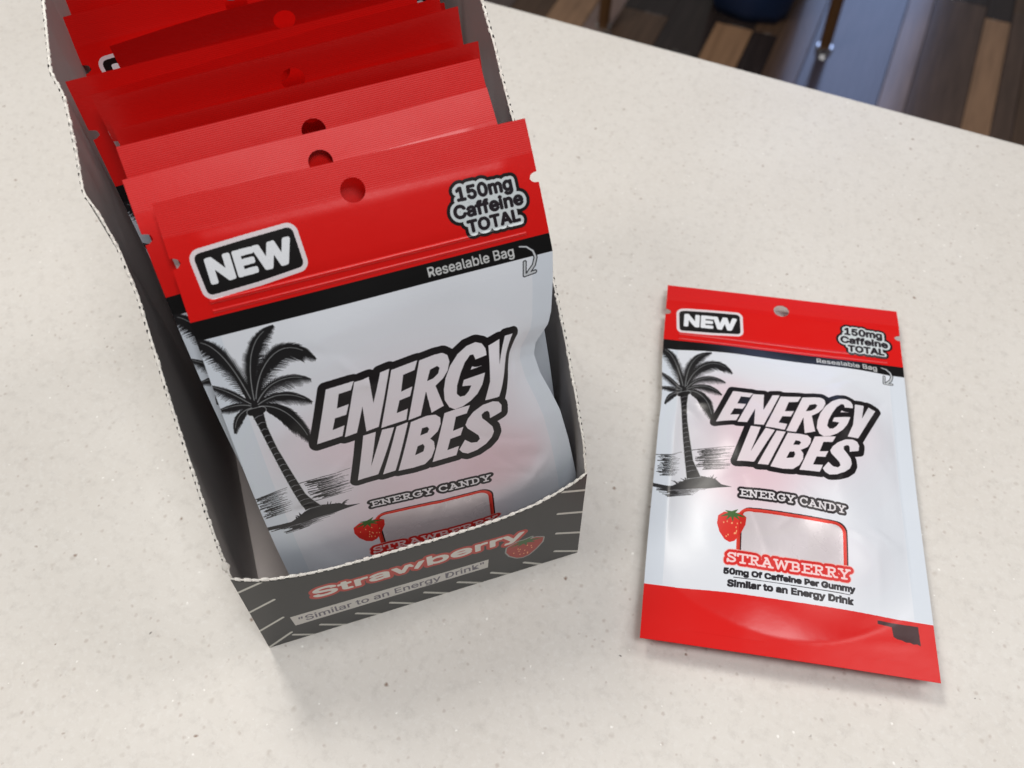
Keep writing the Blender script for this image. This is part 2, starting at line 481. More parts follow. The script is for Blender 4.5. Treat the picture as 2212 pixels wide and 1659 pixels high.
def bag_material(name, img, wrinkle):
    m, n, l, p = new_mat(name)
    uv = n.new('ShaderNodeTexCoord')
    t = n.new('ShaderNodeTexImage'); t.image = img; t.extension = 'EXTEND'; t.interpolation = 'Cubic'
    l.new(uv.outputs['UV'], t.inputs['Vector'])
    l.new(t.outputs['Color'], p.inputs['Base Color'])
    p.inputs['Specular IOR Level'].default_value = 0.34
    a = n.new('ShaderNodeTexNoise'); a.inputs['Scale'].default_value = 55; a.inputs['Detail'].default_value = 3
    l.new(uv.outputs['Object'], a.inputs['Vector'])
    f = n.new('ShaderNodeTexNoise'); f.inputs['Scale'].default_value = 900; f.inputs['Detail'].default_value = 2
    l.new(uv.outputs['Object'], f.inputs['Vector'])
    cr = n.new('ShaderNodeTexNoise'); cr.noise_type = 'RIDGED_MULTIFRACTAL'
    cr.inputs['Scale'].default_value = 26; cr.inputs['Detail'].default_value = 2.5; cr.inputs['Distortion'].default_value = 0.6
    l.new(uv.outputs['Object'], cr.inputs['Vector'])
    sep = n.new('ShaderNodeSeparateXYZ'); l.new(uv.outputs['UV'], sep.inputs[0])

    def math_(op, x, y, clamp=False):
        q = n.new('ShaderNodeMath'); q.operation = op; q.use_clamp = clamp
        for k, w in enumerate((x, y)):
            if isinstance(w, (int, float)):
                q.inputs[k].default_value = w
            else:
                l.new(w, q.inputs[k])
        return q.outputs[0]
    # heat-sealed header strip: crimped and duller than the rest of the film
    seal = math_('GREATER_THAN', sep.outputs['Y'], 1 - 9.2 / BAG_H)
    rr = n.new('ShaderNodeMapRange'); rr.inputs['To Min'].default_value = 0.25; rr.inputs['To Max'].default_value = 0.36
    l.new(a.outputs['Fac'], rr.inputs['Value'])
    r1 = math_('ADD', rr.outputs[0], math_('MULTIPLY', seal, 0.13))
    cl = math_('SUBTRACT', 1.0, t.outputs['Alpha'])
    r2 = math_('SUBTRACT', r1, math_('MULTIPLY', cl, 0.04))
    l.new(r2, p.inputs['Roughness'])
    l.new(math_('MULTIPLY', cl, 0.28), p.inputs['Metallic'])
    belly = math_('MULTIPLY', math_('LESS_THAN', sep.outputs['Y'], 1 - 40 / BAG_H), math_('GREATER_THAN', sep.outputs['Y'], 0.03))
    b = n.new('ShaderNodeBump'); b.inputs['Strength'].default_value = wrinkle; b.inputs['Distance'].default_value = 0.0015
    l.new(a.outputs['Fac'], b.inputs['Height'])
    b3 = n.new('ShaderNodeBump'); b3.inputs['Distance'].default_value = 0.0011; b3.inputs['Strength'].default_value = 0.6
    l.new(math_('MULTIPLY', cr.outputs['Fac'], math_('ADD', math_('MULTIPLY', belly, .8), .2)), b3.inputs['Height'])
    l.new(b.outputs[0], b3.inputs['Normal'])
    # crimp ribs of the header seal
    wv = n.new('ShaderNodeTexWave'); wv.wave_type = 'BANDS'; wv.bands_direction = 'Y'
    wv.inputs['Scale'].default_value = 95; wv.inputs['Distortion'].default_value = 0.4
    l.new(uv.outputs['UV'], wv.inputs['Vector'])
    b4 = n.new('ShaderNodeBump'); b4.inputs['Distance'].default_value = 0.0001; b4.inputs['Strength'].default_value = 0.16
    l.new(math_('MULTIPLY', wv.outputs['Fac'], seal), b4.inputs['Height']); l.new(b3.outputs[0], b4.inputs['Normal'])
    b2 = n.new('ShaderNodeBump'); b2.inputs['Strength'].default_value = 0.12; b2.inputs['Distance'].default_value = 0.0001
    l.new(f.outputs['Fac'], b2.inputs['Height']); l.new(b4.outputs[0], b2.inputs['Normal'])
    l.new(b2.outputs[0], p.inputs['Normal'])
    return m


def bag_back_material():
    m, n, l, p = new_mat('pouch_back_film')
    uv = n.new('ShaderNodeTexCoord')
    s = n.new('ShaderNodeSeparateXYZ'); l.new(uv.outputs['UV'], s.inputs[0])
    r = n.new('ShaderNodeValToRGB'); r.color_ramp.interpolation = 'CONSTANT'
    e = r.color_ramp.elements
    e[0].position, e[0].color = 0.0, srgb(206, 15, 11)
    e[1].position, e[1].color = 1 - D3 / BAG_H, srgb(214, 218, 225)
    x = e.new(1 - D2 / BAG_H); x.color = srgb(15, 13, 15)
    x = e.new(1 - D1 / BAG_H); x.color = srgb(206, 15, 11)
    l.new(s.outputs['Y'], r.inputs['Fac']); l.new(r.outputs['Color'], p.inputs['Base Color'])
    p.inputs['Roughness'].default_value = 0.46
    return m


# ------------------------------------------------------------------ pouch geometry (mm -> m)
def sstep(x, a, b):
    t = np.clip((x - a) / (b - a), 0, 1)
    return t * t * (3 - 2 * t)


def pillow(u, v, foot=34):
    es = np.clip((43.6 - np.abs(u)) / 26, 0, 1)
    et = np.clip((v - 29.5) / 42, 0, 1)
    vb = 160 - np.clip(np.abs(u) / 44, 0, 1) ** 2 * 18
    eb = np.clip((vb - v) / foot, 0, 1)
    return np.sin(es * math.pi / 2) ** .85 * np.sin(et * math.pi / 2) ** 1.1 * np.sin(eb * math.pi / 2) ** .8


def wrinkles(u, v, seed, amp):
    r = np.random.default_rng(seed)
    h = np.zeros_like(u)
    for i in range(9):                       # long shallow creases running in from seams and corners
        sx = r.choice([-1, 1]); x0 = sx * 44; y0 = r.uniform(45, 155)
        an = r.uniform(-.9, .9); dx, dy = -sx * math.cos(an), math.sin(an)
        t = (u - x0) * dx + (v - y0) * dy
        q = -(u - x0) * dy + (v - y0) * dx
        w = r.uniform(1.6, 4.0); ll = r.uniform(12, 34)
        h += r.choice([-1, 1]) * r.uniform(.4, 1) * np.exp(-(q / w) ** 2) * sstep(t, -2, 5) * (1 - sstep(t, ll * .3, ll))
    for i in range(12):                      # short hard folds
        x0, y0 = r.uniform(-40, 40), r.uniform(44, 150)
        an = r.uniform(0, math.pi); dx, dy = math.cos(an), math.sin(an)
        t = (u - x0) * dx + (v - y0) * dy; q = -(u - x0) * dy + (v - y0) * dx
        ll = r.uniform(6, 16)
        h += r.choice([-1, 1]) * r.uniform(.25, .6) * np.exp(-np.abs(q) / r.uniform(1.0, 2.2)) * np.exp(-(t / ll) ** 2)
    for i in range(6):
        kx, ky = r.uniform(-.12, .12), r.uniform(-.12, .12)
        h += .35 * np.sin(kx * u + ky * v + r.uniform(0, 6.28))
    return h * amp


def carve(U, V, nu, nv, centre, rx, ry):
    """Faces inside the ellipse go, the rim is pulled onto it."""
    cx, cy = centre
    idx = lambda i, j: j * (nu + 1) + i
    fu = (U.reshape(nv + 1, nu + 1)[:-1, :-1] + U.reshape(nv + 1, nu + 1)[1:, 1:]) / 2
    fv = (V.reshape(nv + 1, nu + 1)[:-1, :-1] + V.reshape(nv + 1, nu + 1)[1:, 1:]) / 2
    return ((fu - cx) / rx) ** 2 + ((fv - cy) / ry) ** 2 < 1


def pouch_mesh(name, parent, mat, shape, front, nu, nv, edge=None):
    u = np.linspace(-50, 50, nu + 1); v = np.linspace(0, BAG_H, nv + 1)
    V, U = np.meshgrid(v, u, indexing='ij')
    U, V = U.ravel().copy(), V.ravel().copy()
    gone = np.zeros((nv, nu), dtype=bool)
    for (cx, cy, rx, ry) in ((0, 8.1, 3.35, 3.35), (50.2, 15.9, 2.6, 1.5), (-50.2, 15.9, 2.6, 1.5)):
        k = carve(U, V, nu, nv, (cx, cy), rx, ry)
        gone |= k
        vm = np.zeros((nv + 1, nu + 1), dtype=bool)
        vm[:-1, :-1] |= k; vm[1:, :-1] |= k; vm[:-1, 1:] |= k; vm[1:, 1:] |= k
        keep = np.zeros_like(vm); ng = ~gone
        keep[:-1, :-1] |= ng; keep[1:, :-1] |= ng; keep[:-1, 1:] |= ng; keep[1:, 1:] |= ng
        rim = (vm & keep).ravel()
        d = np.sqrt(((U - cx) / rx) ** 2 + ((V - cy) / ry) ** 2)
        d[d == 0] = 1
        onside = rim & (np.abs(np.abs(U) - 50) < 1e-6)
        U2, V2 = cx + (U - cx) / d, cy + (V - cy) / d
        mv = rim & ~onside
        U[mv], V[mv] = U2[mv], V2[mv]
        V[onside] = cy + np.sign(V[onside] - cy) * ry * .98
    uvs = np.stack([(U + 50) / 100, 1 - V / BAG_H], -1)
    P = shape(U, V, front)
    jj, ii = np.where(~gone)
    a = jj * (nu + 1) + ii
    f = np.stack([a, a + nu + 1, a + nu + 2, a + 1] if front else [a, a + 1, a + nu + 2, a + nu + 1], -1)
    used = np.unique(f)
    remap = -np.ones(len(U), dtype=int); remap[used] = np.arange(len(used))
    return mesh_obj(name, P[used] / 1000.0, remap[f], mat, parent, smooth=True, uvs=uvs[used])


def ridge_mesh(name, parent, mat, shape, vc, hw, rise):
    us = np.linspace(-43.5, 43.5, 60); prof = [(-1, 0), (-.5, .8), (0, 1), (.5, .8), (1, 0)]
    U = np.concatenate([us for _ in prof]); V = np.concatenate([np.full(60, vc + a * hw) for a, _ in prof])
    H = np.concatenate([np.full(60, b * rise + .03) for _, b in prof])
    P = shape(U, V, True, H)
    f = [(k * 60 + i, (k + 1) * 60 + i, (k + 1) * 60 + i + 1, k * 60 + i + 1) for k in range(4) for i in range(59)]
    return mesh_obj(name, P / 1000.0, f, mat, parent, smooth=True, uvs=np.stack([(U + 50) / 100, 1 - V / BAG_H], -1))


def standing_curve(run, rise, bend=0.0):
    """Side view of a standing pouch: lean a0 at the top seal easing to a1 at the foot."""
    n = 400
    v = (np.arange(n) + .5) / n * BAG_H

    def ends(a0, a1):
        a = a0 + (a1 - a0) * np.clip((v - D1) / (BAG_H - D1), 0, 1) - bend * np.exp(-(v / 26) ** 2)
        return a, np.sin(a).sum() * BAG_H / n, np.cos(a).sum() * BAG_H / n
    x = np.array([math.atan2(run, rise) + .35, math.atan2(run, rise) - .3])
    for _ in range(60):
        a, r0, z0 = ends(*x)
        J = np.empty((2, 2))
        for k in range(2):
            y = x.copy(); y[k] += 1e-5
            _, r1, z1 = ends(*y); J[:, k] = ((r1 - r0) / 1e-5, (z1 - z0) / 1e-5)
        dx = np.linalg.lstsq(J + np.eye(2) * .2, np.array([run - r0, rise - z0]), rcond=None)[0]
        x += np.clip(dx, -.05, .05)
    a, _, _ = ends(*x)
    vv = np.concatenate([[0], (np.arange(n) + 1) / n * BAG_H])
    dn = np.concatenate([[0], -np.cumsum(np.sin(a)) * BAG_H / n])
    dz = np.concatenate([[0], -np.cumsum(np.cos(a)) * BAG_H / n])
    return vv, dn, dz, np.concatenate([[a[0]], a])


def standing_shape(curve, roll, tf, tb, seed, amp, right_edge=None, skew=0.0):
    vv, dn, dz, ang = curve

    def shape(U, V, front, extra=None):
        g = pillow(U, V)
        slack = .3 * sstep(V, 8.6, 12.5) * (1 - sstep(V, 24, 30)) * (1 - sstep(np.abs(U), 40, 44))
        off = (g * tf + .12 + slack) if front else -(g * tb + .12 + slack * .6)
        off = off + wrinkles(U, V, seed, amp) * np.clip(g * 2, .12, 1) * (1 if front else .0)
        rw = np.random.default_rng(seed + 100)
        off = off + (rw.uniform(-1.1, 1.1) * np.sin(U / 50 * rw.uniform(1.2, 2.4) + rw.uniform(-1, 1)) + rw.uniform(-.5, .5) * np.sin(U / 50 * 4.5 + rw.uniform(0, 6))) * np.exp(-(V / 45) ** 2)
        if extra is not None:
            off = off + extra
        u2 = U + skew * (V / BAG_H) ** 1.5; push = np.zeros_like(U)
        if right_edge is not None:
            e = np.interp(V, right_edge[0], right_edge[1])
            w = sstep(U, 26, 50)
            u2 = u2 - (50 - e) * w
            push = -(50 - e) * .42 * sstep(U, 26, 50) + (50 - e) * .25 * np.exp(-((U - 27) / 9) ** 2)
        off = off + push
        N = np.interp(V, vv, dn); Z = np.interp(V, vv, dz); A = np.interp(V, vv, ang)
        y = N - off * np.cos(A); z = Z + off * np.sin(A)
        x = u2 * math.cos(roll) - z * math.sin(roll)
        z = u2 * math.sin(roll) + z * math.cos(roll)
        return np.stack([x, y - dn[-1], z - dz[-1]], -1)
    return shape


# ------------------------------------------------------------------ materials
def counter_material():
    m, n, l, p = new_mat('speckled_solid_surface')
    tc = n.new('ShaderNodeTexCoord')
    mp = n.new('ShaderNodeMapping'); l.new(tc.outputs['Object'], mp.inputs['Vector'])

    def noise(scale, detail=4, rough=.55):
        q = n.new('ShaderNodeTexNoise'); q.inputs['Scale'].default_value = scale
        q.inputs['Detail'].default_value = detail; q.inputs['Roughness'].default_value = rough
        l.new(mp.outputs[0], q.inputs['Vector']); return q

    def ramp(src, a, b):
        q = n.new('ShaderNodeMapRange'); q.inputs['From Min'].default_value = a; q.inputs['From Max'].default_value = b
        q.clamp = True; l.new(src, q.inputs['Value']); return q.outputs[0]

    def mixc(fac, c0, col):
        q = n.new('ShaderNodeMix'); q.data_type = 'RGBA'
        l.new(fac, q.inputs[0])
        if isinstance(c0, tuple):
            q.inputs[6].default_value = c0
        else:
            l.new(c0, q.inputs[6])
        q.inputs[7].default_value = col
        return q.outputs[2]

    def mul(a, b):
        q = n.new('ShaderNodeMath'); q.operation = 'MULTIPLY'
        l.new(a, q.inputs[0])
        if isinstance(b, float):
            q.inputs[1].default_value = b
        else:
            l.new(b, q.inputs[1])
        return q.outputs[0]

    def specks(scale, size, keep, seed):
        """round flakes: distance to a Voronoi point, only where that cell's random value is high"""
        vor = n.new('ShaderNodeTexVoronoi'); vor.inputs['Scale'].default_value = scale
        wob = n.new('ShaderNodeMapping'); wob.inputs['Location'].default_value = (seed, seed * .7, seed * .3)
        l.new(mp.outputs[0], wob.inputs['Vector'])
        nz = n.new('ShaderNodeTexNoise'); nz.inputs['Scale'].default_value = scale * 2.5
        l.new(mp.outputs[0], nz.inputs['Vector'])
        ad = n.new('ShaderNodeVectorMath'); ad.operation = 'MULTIPLY_ADD'
        l.new(nz.outputs['Color'], ad.inputs[0]); ad.inputs[1].default_value = (.3 / scale,) * 3
        l.new(wob.outputs[0], ad.inputs[2]); l.new(ad.outputs[0], vor.inputs['Vector'])
        sep = n.new('ShaderNodeSeparateColor'); l.new(vor.outputs['Color'], sep.inputs[0])
        k = ramp(sep.outputs[0], keep, keep + .02)
        szr = n.new('ShaderNodeMapRange'); szr.inputs['To Min'].default_value = size * .45; szr.inputs['To Max'].default_value = size
        l.new(sep.outputs[1], szr.inputs['Value'])
        dv = n.new('ShaderNodeMath'); dv.operation = 'DIVIDE'
        l.new(vor.outputs['Distance'], dv.inputs[0]); l.new(szr.outputs[0], dv.inputs[1])
        d = ramp(dv.outputs[0], 1.1, .3)
        return mul(d, k)

    col = mixc(mul(ramp(noise(18, 3).outputs['Fac'], .35, .7), .6), srgb(213, 209, 203), srgb(206, 201, 194))
    col = mixc(mul(ramp(noise(210, 4, .7).outputs['Fac'], .5, .74), .5), col, srgb(186, 181, 175))
    col = mixc(mul(ramp(noise(460, 3, .7).outputs['Fac'], .5, .75), .5), col, srgb(222, 220, 216))
    col = mixc(mul(specks(190, .24, .62, 3.1), .4), col, srgb(172, 162, 152))
    col = mixc(mul(specks(330, .30, .72, 6.4), .45), col, srgb(164, 148, 138))
    col = mixc(mul(specks(125, .12, .66, 8.7), .9), col, srgb(132, 108, 92))
    col = mixc(mul(specks(105, .07, .80, 1.3), .9), col, srgb(80, 72, 66))
    col = mixc(mul(specks(240, .15, .70, 5.9), .8), col, srgb(246, 244, 240))
    l.new(col, p.inputs['Base Color'])
    p.inputs['Roughness'].default_value = 0.42
    rr = n.new('ShaderNodeMapRange'); rr.inputs['To Min'].default_value = .34; rr.inputs['To Max'].default_value = .5
    l.new(noise(90).outputs['Fac'], rr.inputs['Value']); l.new(rr.outputs[0], p.inputs['Roughness'])
    p.inputs['Specular IOR Level'].default_value = 0.4
    return m


def plank_material(name, col, stripe=.35, rough=.16):
    m, n, l, p = new_mat(name)
    tc = n.new('ShaderNodeTexCoord')
    mp = n.new('ShaderNodeMapping'); mp.inputs['Scale'].default_value = (70, 6, 1)
    l.new(tc.outputs['Object'], mp.inputs['Vector'])
    nz = n.new('ShaderNodeTexNoise'); nz.inputs['Scale'].default_value = 1.0; nz.inputs['Detail'].default_value = 6
    l.new(mp.outputs[0], nz.inputs['Vector'])
    mx = n.new('ShaderNodeMix'); mx.data_type = 'RGBA'
    mx.inputs[6].default_value = tuple(c * (1 - stripe * 1.7) for c in col[:3]) + (1,)
    mx.inputs[7].default_value = tuple(c * (1 + stripe * 1.5) for c in col[:3]) + (1,)
    l.new(nz.outputs['Fac'], mx.inputs[0]); l.new(mx.outputs[2], p.inputs['Base Color'])
    p.inputs['Roughness'].default_value = rough
    return m


MAT = {
    'counter': counter_material(),
    'subfloor': simple_mat('subfloor', srgb(30, 26, 24), .8, noise=.2),
    'cabinet': simple_mat('counter_base_laminate', srgb(92, 74, 60), .5, noise=.15),
    'card_out': simple_mat('charcoal_carton_print', srgb(56, 55, 54), .42, noise=.08, scale=300, bump=.05),
    'card_in_shaded': simple_mat('raw_carton_inside_shaded', srgb(150, 146, 144), .5, noise=.05, scale=260, bump=.1),  # same raw board as the floor, with the walls' shade put into its colour
    'card_core': simple_mat('torn_carton_core', srgb(232, 228, 220), .9, noise=.08, scale=700, bump=.4),
    'card_floor_lit': simple_mat('raw_carton_floor_lit', srgb(196, 186, 180), .8, noise=.05, scale=260, bump=.1),  # same raw board as the walls, paler to paint in the light on it
    'slot': simple_mat('perforation_slot_ink', srgb(60, 58, 56), .8, noise=.1),
    'wood_leg': simple_mat('brown_wood_leg', srgb(96, 66, 38), .4, noise=.2),
    'dark_leg': simple_mat('black_metal_leg', srgb(24, 22, 22), .35, noise=.1),
    'chrome': simple_mat('chrome_glide', (.85, .85, .83, 1), .18, metallic=1.0),
    'black_pad': simple_mat('black_upholstery', srgb(20, 19, 20), .6, noise=.2),
    'blue_pad': simple_mat('blue_upholstery', srgb(12, 38, 74), .6, noise=.15),
}

# ------------------------------------------------------------------ setting: counter and floor
EDGE = R(-25.56)
ex, ey = np.array([math.cos(EDGE), math.sin(EDGE)]), np.array([-math.sin(EDGE), math.cos(EDGE)])
ORG = np.array([-0.0138, 0.5228])


def bevel_box(name, x0, x1, y0, y1, z0, z1, mat, parent=None, bev=0.003, seg=3):
    bm = bmesh.new()
    bmesh.ops.create_cube(bm, size=1.0)
    for v in bm.verts:
        v.co = Vector(((x0 + x1) / 2 + v.co.x * (x1 - x0), (y0 + y1) / 2 + v.co.y * (y1 - y0), (z0 + z1) / 2 + v.co.z * (z1 - z0)))
    if bev:
        bmesh.ops.bevel(bm, geom=bm.edges[:], offset=bev, segments=seg, profile=.5, affect='EDGES')
    me = bpy.data.meshes.new(name); bm.to_mesh(me); bm.free()
    me.materials.append(mat)
    if bev:
        me.polygons.foreach_set('use_smooth', np.ones(len(me.polygons), dtype=bool))
        me.set_sharp_from_angle(angle=R(40))
    return link(bpy.data.objects.new(name, me), parent)


ct = bevel_box('countertop', -1.0, 1.3, -0.80, 0.0, -0.04, 0.0, MAT['counter'], bev=.003)
ct.location = (ORG[0], ORG[1], 0); ct.rotation_euler = (0, 0, EDGE)
tag(ct, 'off-white speckled solid-surface countertop', kind='structure')
cb = bevel_box('counter_base', -0.95, 1.25, -0.76, -0.26, -0.9, -0.0405, MAT['cabinet'], bev=.002)
cb.location = (ORG[0], ORG[1], 0); cb.rotation_euler = (0, 0, EDGE)
tag(cb, 'plain brown base carrying the countertop', kind='structure')

FLOOR_Z = -0.9
PD = R(66.7 - 90)
floor = mesh_obj('floor', [(-2.5, -0.5, -.004), (3, -0.5, -.004), (3, 5.2, -.004), (-2.5, 5.2, -.004)], [(0, 1, 2, 3)], MAT['subfloor'])
floor.location = (0, 0, FLOOR_Z); floor.rotation_euler = (0, 0, PD)
tag(floor, 'wood-look plank floor in mixed browns and greys below the counter', kind='structure')
TONES = {k: plank_material('floor_plank_' + k, c, s) for k, c, s in (
    ('tan', srgb(156, 122, 94), .3), ('grey', srgb(92, 80, 76), .3), ('mauve', srgb(132, 112, 104), .25), ('dark', srgb(50, 42, 40), .4),
    ('brown', srgb(88, 68, 54), .35), ('greybrown', srgb(88, 70, 60), .35), ('slate', srgb(72, 68, 80), .3))}
strips = [(-.545, -.435, 'brown', 'dark', 1.92), (-.435, -.331, 'dark', 'dark', 1.80), (-.331, -.245, 'tan', 'dark', 1.944),  # two leftmost strips toned darker: furniture shadow painted into the plank colour
          (-.245, -.19, 'dark', 'brown', 1.944), (-.19, -.115, 'brown', 'greybrown', 2.4), (-.115, .057, 'slate', 'grey', 2.6),
          (.057, .112, 'mauve', 'tan', 2.5), (.112, .227, 'greybrown', 'dark', 2.247), (.227, .284, 'tan', 'dark', 2.2),
          (.284, .325, 'greybrown', 'brown', 2.247), (.325, .45, 'brown', 'slate', 2.35)]
keys = list(TONES)
s = -.545
while s > -1.4:
    w = random.choice([.06, .09, .12]); strips.insert(0, (s - w, s, random.choice(keys), random.choice(keys), random.uniform(1.6, 2.6))); s -= w
s = .45
while s < 1.3:
    w = random.choice([.06, .09, .12]); strips.append((s, s + w, random.choice(keys), random.choice(keys), random.uniform(1.6, 2.6))); s += w
for (a, b, k0, k1, tj) in strips:
    for (t0, t1, k) in ((tj - 1.25, tj, k0), (tj, tj + 1.25, k1), (tj + 1.25, tj + 2.3, random.choice(keys))):
        pl = bevel_box('plank', a + .0006, b - .0006, t0 + .0006, t1 - .0006, -.003, random.uniform(0, .0004), TONES[k], floor, bev=.0008, seg=1)


# ------------------------------------------------------------------ chairs behind the counter
def tube(name, p0, p1, r0, r1, mat, parent, n=14):
    p0, p1 = Vector(p0), Vector(p1)
    d = (p1 - p0).normalized(); a = d.orthogonal().normalized(); b = d.cross(a)
    vs, fs = [], []
    for p, r in ((p0, r0), (p1, r1)):
        for i in range(n):
            t = 2 * math.pi * i / n
            vs.append(p + a * math.cos(t) * r + b * math.sin(t) * r)
    fs = [(i, (i + 1) % n, n + (i + 1) % n, n + i) for i in range(n)] + [tuple(range(n - 1, -1, -1)), tuple(range(n, 2 * n))]
    return mesh_obj(name, vs, fs, mat, parent, smooth=False)


def chair(loc, rz, leg_mat, pad_mat, label, w=.484, dep=.42):
    c = empty('chair', loc, rz)
    tag(c, label, 'chair')
    for sx in (-1, 1):
        for y in (0, dep):
            x = sx * w / 2
            tube('leg', (x, y, .012), (x * .96, y + (.0 if y == 0 else .01), .43), .0125, .016, leg_mat, c)
            tube('glide', (x, y, .0), (x, y, .0115), .0185, .0165, MAT['chrome'], c)
    bevel_box('seat', -w / 2 - .01, w / 2 + .01, -.015, dep + .015, .431, .49, pad_mat, c, bev=.02, seg=4)
    bevel_box('backrest', -w / 2 + .01, w / 2 - .01, dep + .03, dep + .075, .60, .92, pad_mat, c, bev=.018, seg=4)
    for sx in (-1, 1):
        tube('back_post', (sx * (w / 2 - .03), dep + .005, .485), (sx * (w / 2 - .03), dep + .035, .63), .012, .012, leg_mat, c)
    return c


d = np.array([.206 - .686, 1.885 - 1.806]); mid = np.array([(.206 + .686) / 2, (1.885 + 1.806) / 2])
chair((mid[0], mid[1], FLOOR_Z + .0006), math.atan2(-d[1], -d[0]), MAT['wood_leg'], MAT['black_pad'],
      'chair with brown legs ending in small chrome glides, nearest the counter edge', w=float(np.linalg.norm(d)))


def floor_bag(sc, tc_, w, dep, h):
    """soft blue bag slumped on the floor: a bulging body, a folded rim and two carrying straps"""
    c_, s_ = math.cos(PD), math.sin(PD)
    o = empty('floor_bag', (sc * c_ - tc_ * s_, sc * s_ + tc_ * c_, FLOOR_Z + .0006), PD)
    tag(o, 'dark blue soft bag on the plank floor, left of the chrome-footed chair leg', 'bag')
    vs, fs, n, m = [], [], 28, 14
    for k in range(m + 1):
        t = k / m
        r = (.95 + .08 * math.sin(math.pi * min(1, t * 1.15)) - .16 * t ** 3) if t > .04 else .93
        for i_ in range(n):
            a = 2 * math.pi * i_ / n
            ca, sa = math.cos(a), math.sin(a)
            q = 1 / max((abs(ca) ** 6 + abs(sa) ** 6) ** (1 / 6), 1e-6)
            wob = 1 + .03 * math.sin(3 * a + 5 * t) + .02 * math.sin(7 * a - 9 * t)
            vs.append((w / 2 * r * q * ca * wob, dep / 2 * r * q * sa * wob, h * t))
    for k in range(m):
        for i_ in range(n):
            fs.append((k * n + i_, k * n + (i_ + 1) % n, (k + 1) * n + (i_ + 1) % n, (k + 1) * n + i_))
    fs.append(tuple(range(n - 1, -1, -1))); fs.append(tuple(range(m * n, (m + 1) * n)))
    mesh_obj('body', vs, fs, MAT['blue_pad'], o, smooth=True)
    for sy in (-1, 1):
        pts = [(w * .28 * math.cos(a), sy * dep * .22, h + .11 * math.sin(a)) for a in np.linspace(0, math.pi, 9)]
        for q in range(8):
            tube('strap' if q == 0 else 'strap_fold', pts[q], pts[q + 1], .008, .008, MAT['blue_pad'], o, 8)
    return o


floor_bag(-.275, 2.15, .19, .38, .34)

# ------------------------------------------------------------------ carton
BX, BY, BTH, BW, BD = -84.8, 119.4, 0.3209, 114.9, 158.0
CT = .6
ub = np.array([math.cos(BTH), math.sin(BTH)]); vb = np.array([-math.sin(BTH), math.cos(BTH)])


def box_world(x, y):
    p = np.array([BX, BY]) + ub * x + vb * y
    return p / 1000.0


box = empty('display_box', (BX / 1000, BY / 1000, 0.0003), BTH)
tag(box, 'open charcoal cardboard display box with torn perforated rim, packed with red and white pouches', 'box')

LIP = np.array([(0, 56.1), (3, 53.2), (6.6, 50.6), (11.3, 48), (19.7, 45.4), (30.2, 43.6), (41, 43.0), (52.5, 42.8), (65, 42.4), (76.8, 42.6), (87.1, 43.6), (97.3, 46), (104.2, 49.2), (110.9, 53.2), (114.9, 57)])
PRO = np.array([(0, 56), (4.4, 68.1), (11.9, 79.5), (20.4, 89.6), (27.9, 98.4), (36.8, 108.1), (57, 124.2), (77.2, 139.6), (84.4, 144.8), (95.1, 154.2), (106, 161.8), (121, 169.6), (140, 176), (158, 180)])
BOWL = np.array([(0, 0), (40, .6), (57, 1.1), (67, 2.5), (76, 5.2), (81, 7.6), (86, 7.0), (89, 6.5), (96, 5.8), (102, 5.6), (108, 7.4), (121, 5.6), (135, 4.6), (150, 1.5), (158, 0)])


def box_print():
    cv = Canvas(BW, 60, 13, (54, 54, 53))
    o = lambda pts: [(x, 60 - z) for x, z in pts]
    d = cv.mask()
    for a, b in (((0, 46.4), (8.4, 48.9)), ((0, 31), (8.7, 34.7)), ((0, 15.4), (8.7, 20.2)), ((0, .4), (9, 7)),
                 ((106.7, 49.4), (115, 46.2)), ((105.8, 35.1), (115, 31.2)), ((105.8, 20.8), (115, 16.1)), ((105.7, 7), (115, 1.2)),
                 ((9.3, 4.6), (15.7, -.4)), ((19.1, 6.0), (27.9, -1)), ((31.8, 6.1), (40.4, -.9)), ((44.1, 6.3), (52.8, -.8)), ((56.5, 6.1), (65.3, -.9)),
                 ((68.9, 6), (77.8, -.8)), ((81.4, 5.4), (90.1, -1.8)), ((93.9, 5.5), (102.6, -2.1))):
        cv.stroke(d, o([a, b]), 1.15)
    cv.paint(d, (205, 203, 194))
    m = cv.mask()
    text(cv, m, 'Strawberry', 20.8, 93.4, 60 - 33.2, 60 - 27.4, .03)
    m = cv.dilate(m, .42)
    g = cv.dilate(m, 1.3)
    cv.paint(g, (182, 62, 52)); cv.paint(m, (216, 212, 204))
    b = cv.mask(); cv.poly(b, o([(10.8, 18.7), (80.6, 16.7), (80.2, 10.6), (11.3, 11.2)])); cv.paint(b, (206, 202, 196))
    m = cv.mask(); text(cv, m, '"Similar to an Energy Drink"', 13.2, 78.8, 60 - 16.6, 60 - 12.8, .012); cv.paint(cv.dilate(m, .12), (104, 100, 110))
    strawberry(cv, 94.0, 60 - 17.2, 12.5, 12.2, rim=(.6, (150, 150, 146)), red=(164, 56, 48))
    # knife marks of the perforation just under the lip, gap shadow painted black
    k = cv.mask(); x = 1.2
    while x < BW - 1:
        z0 = np.interp(x, LIP[:, 0], LIP[:, 1]); z1 = np.interp(x + 1.7, LIP[:, 0], LIP[:, 1])
        cv.stroke(k, o([(x, z0 - .75), (x + 1.35, z1 - .75)]), 1.0); x += 2.9
    cv.paint(k, (14, 14, 14))
    return cv.image('carton_front_print')


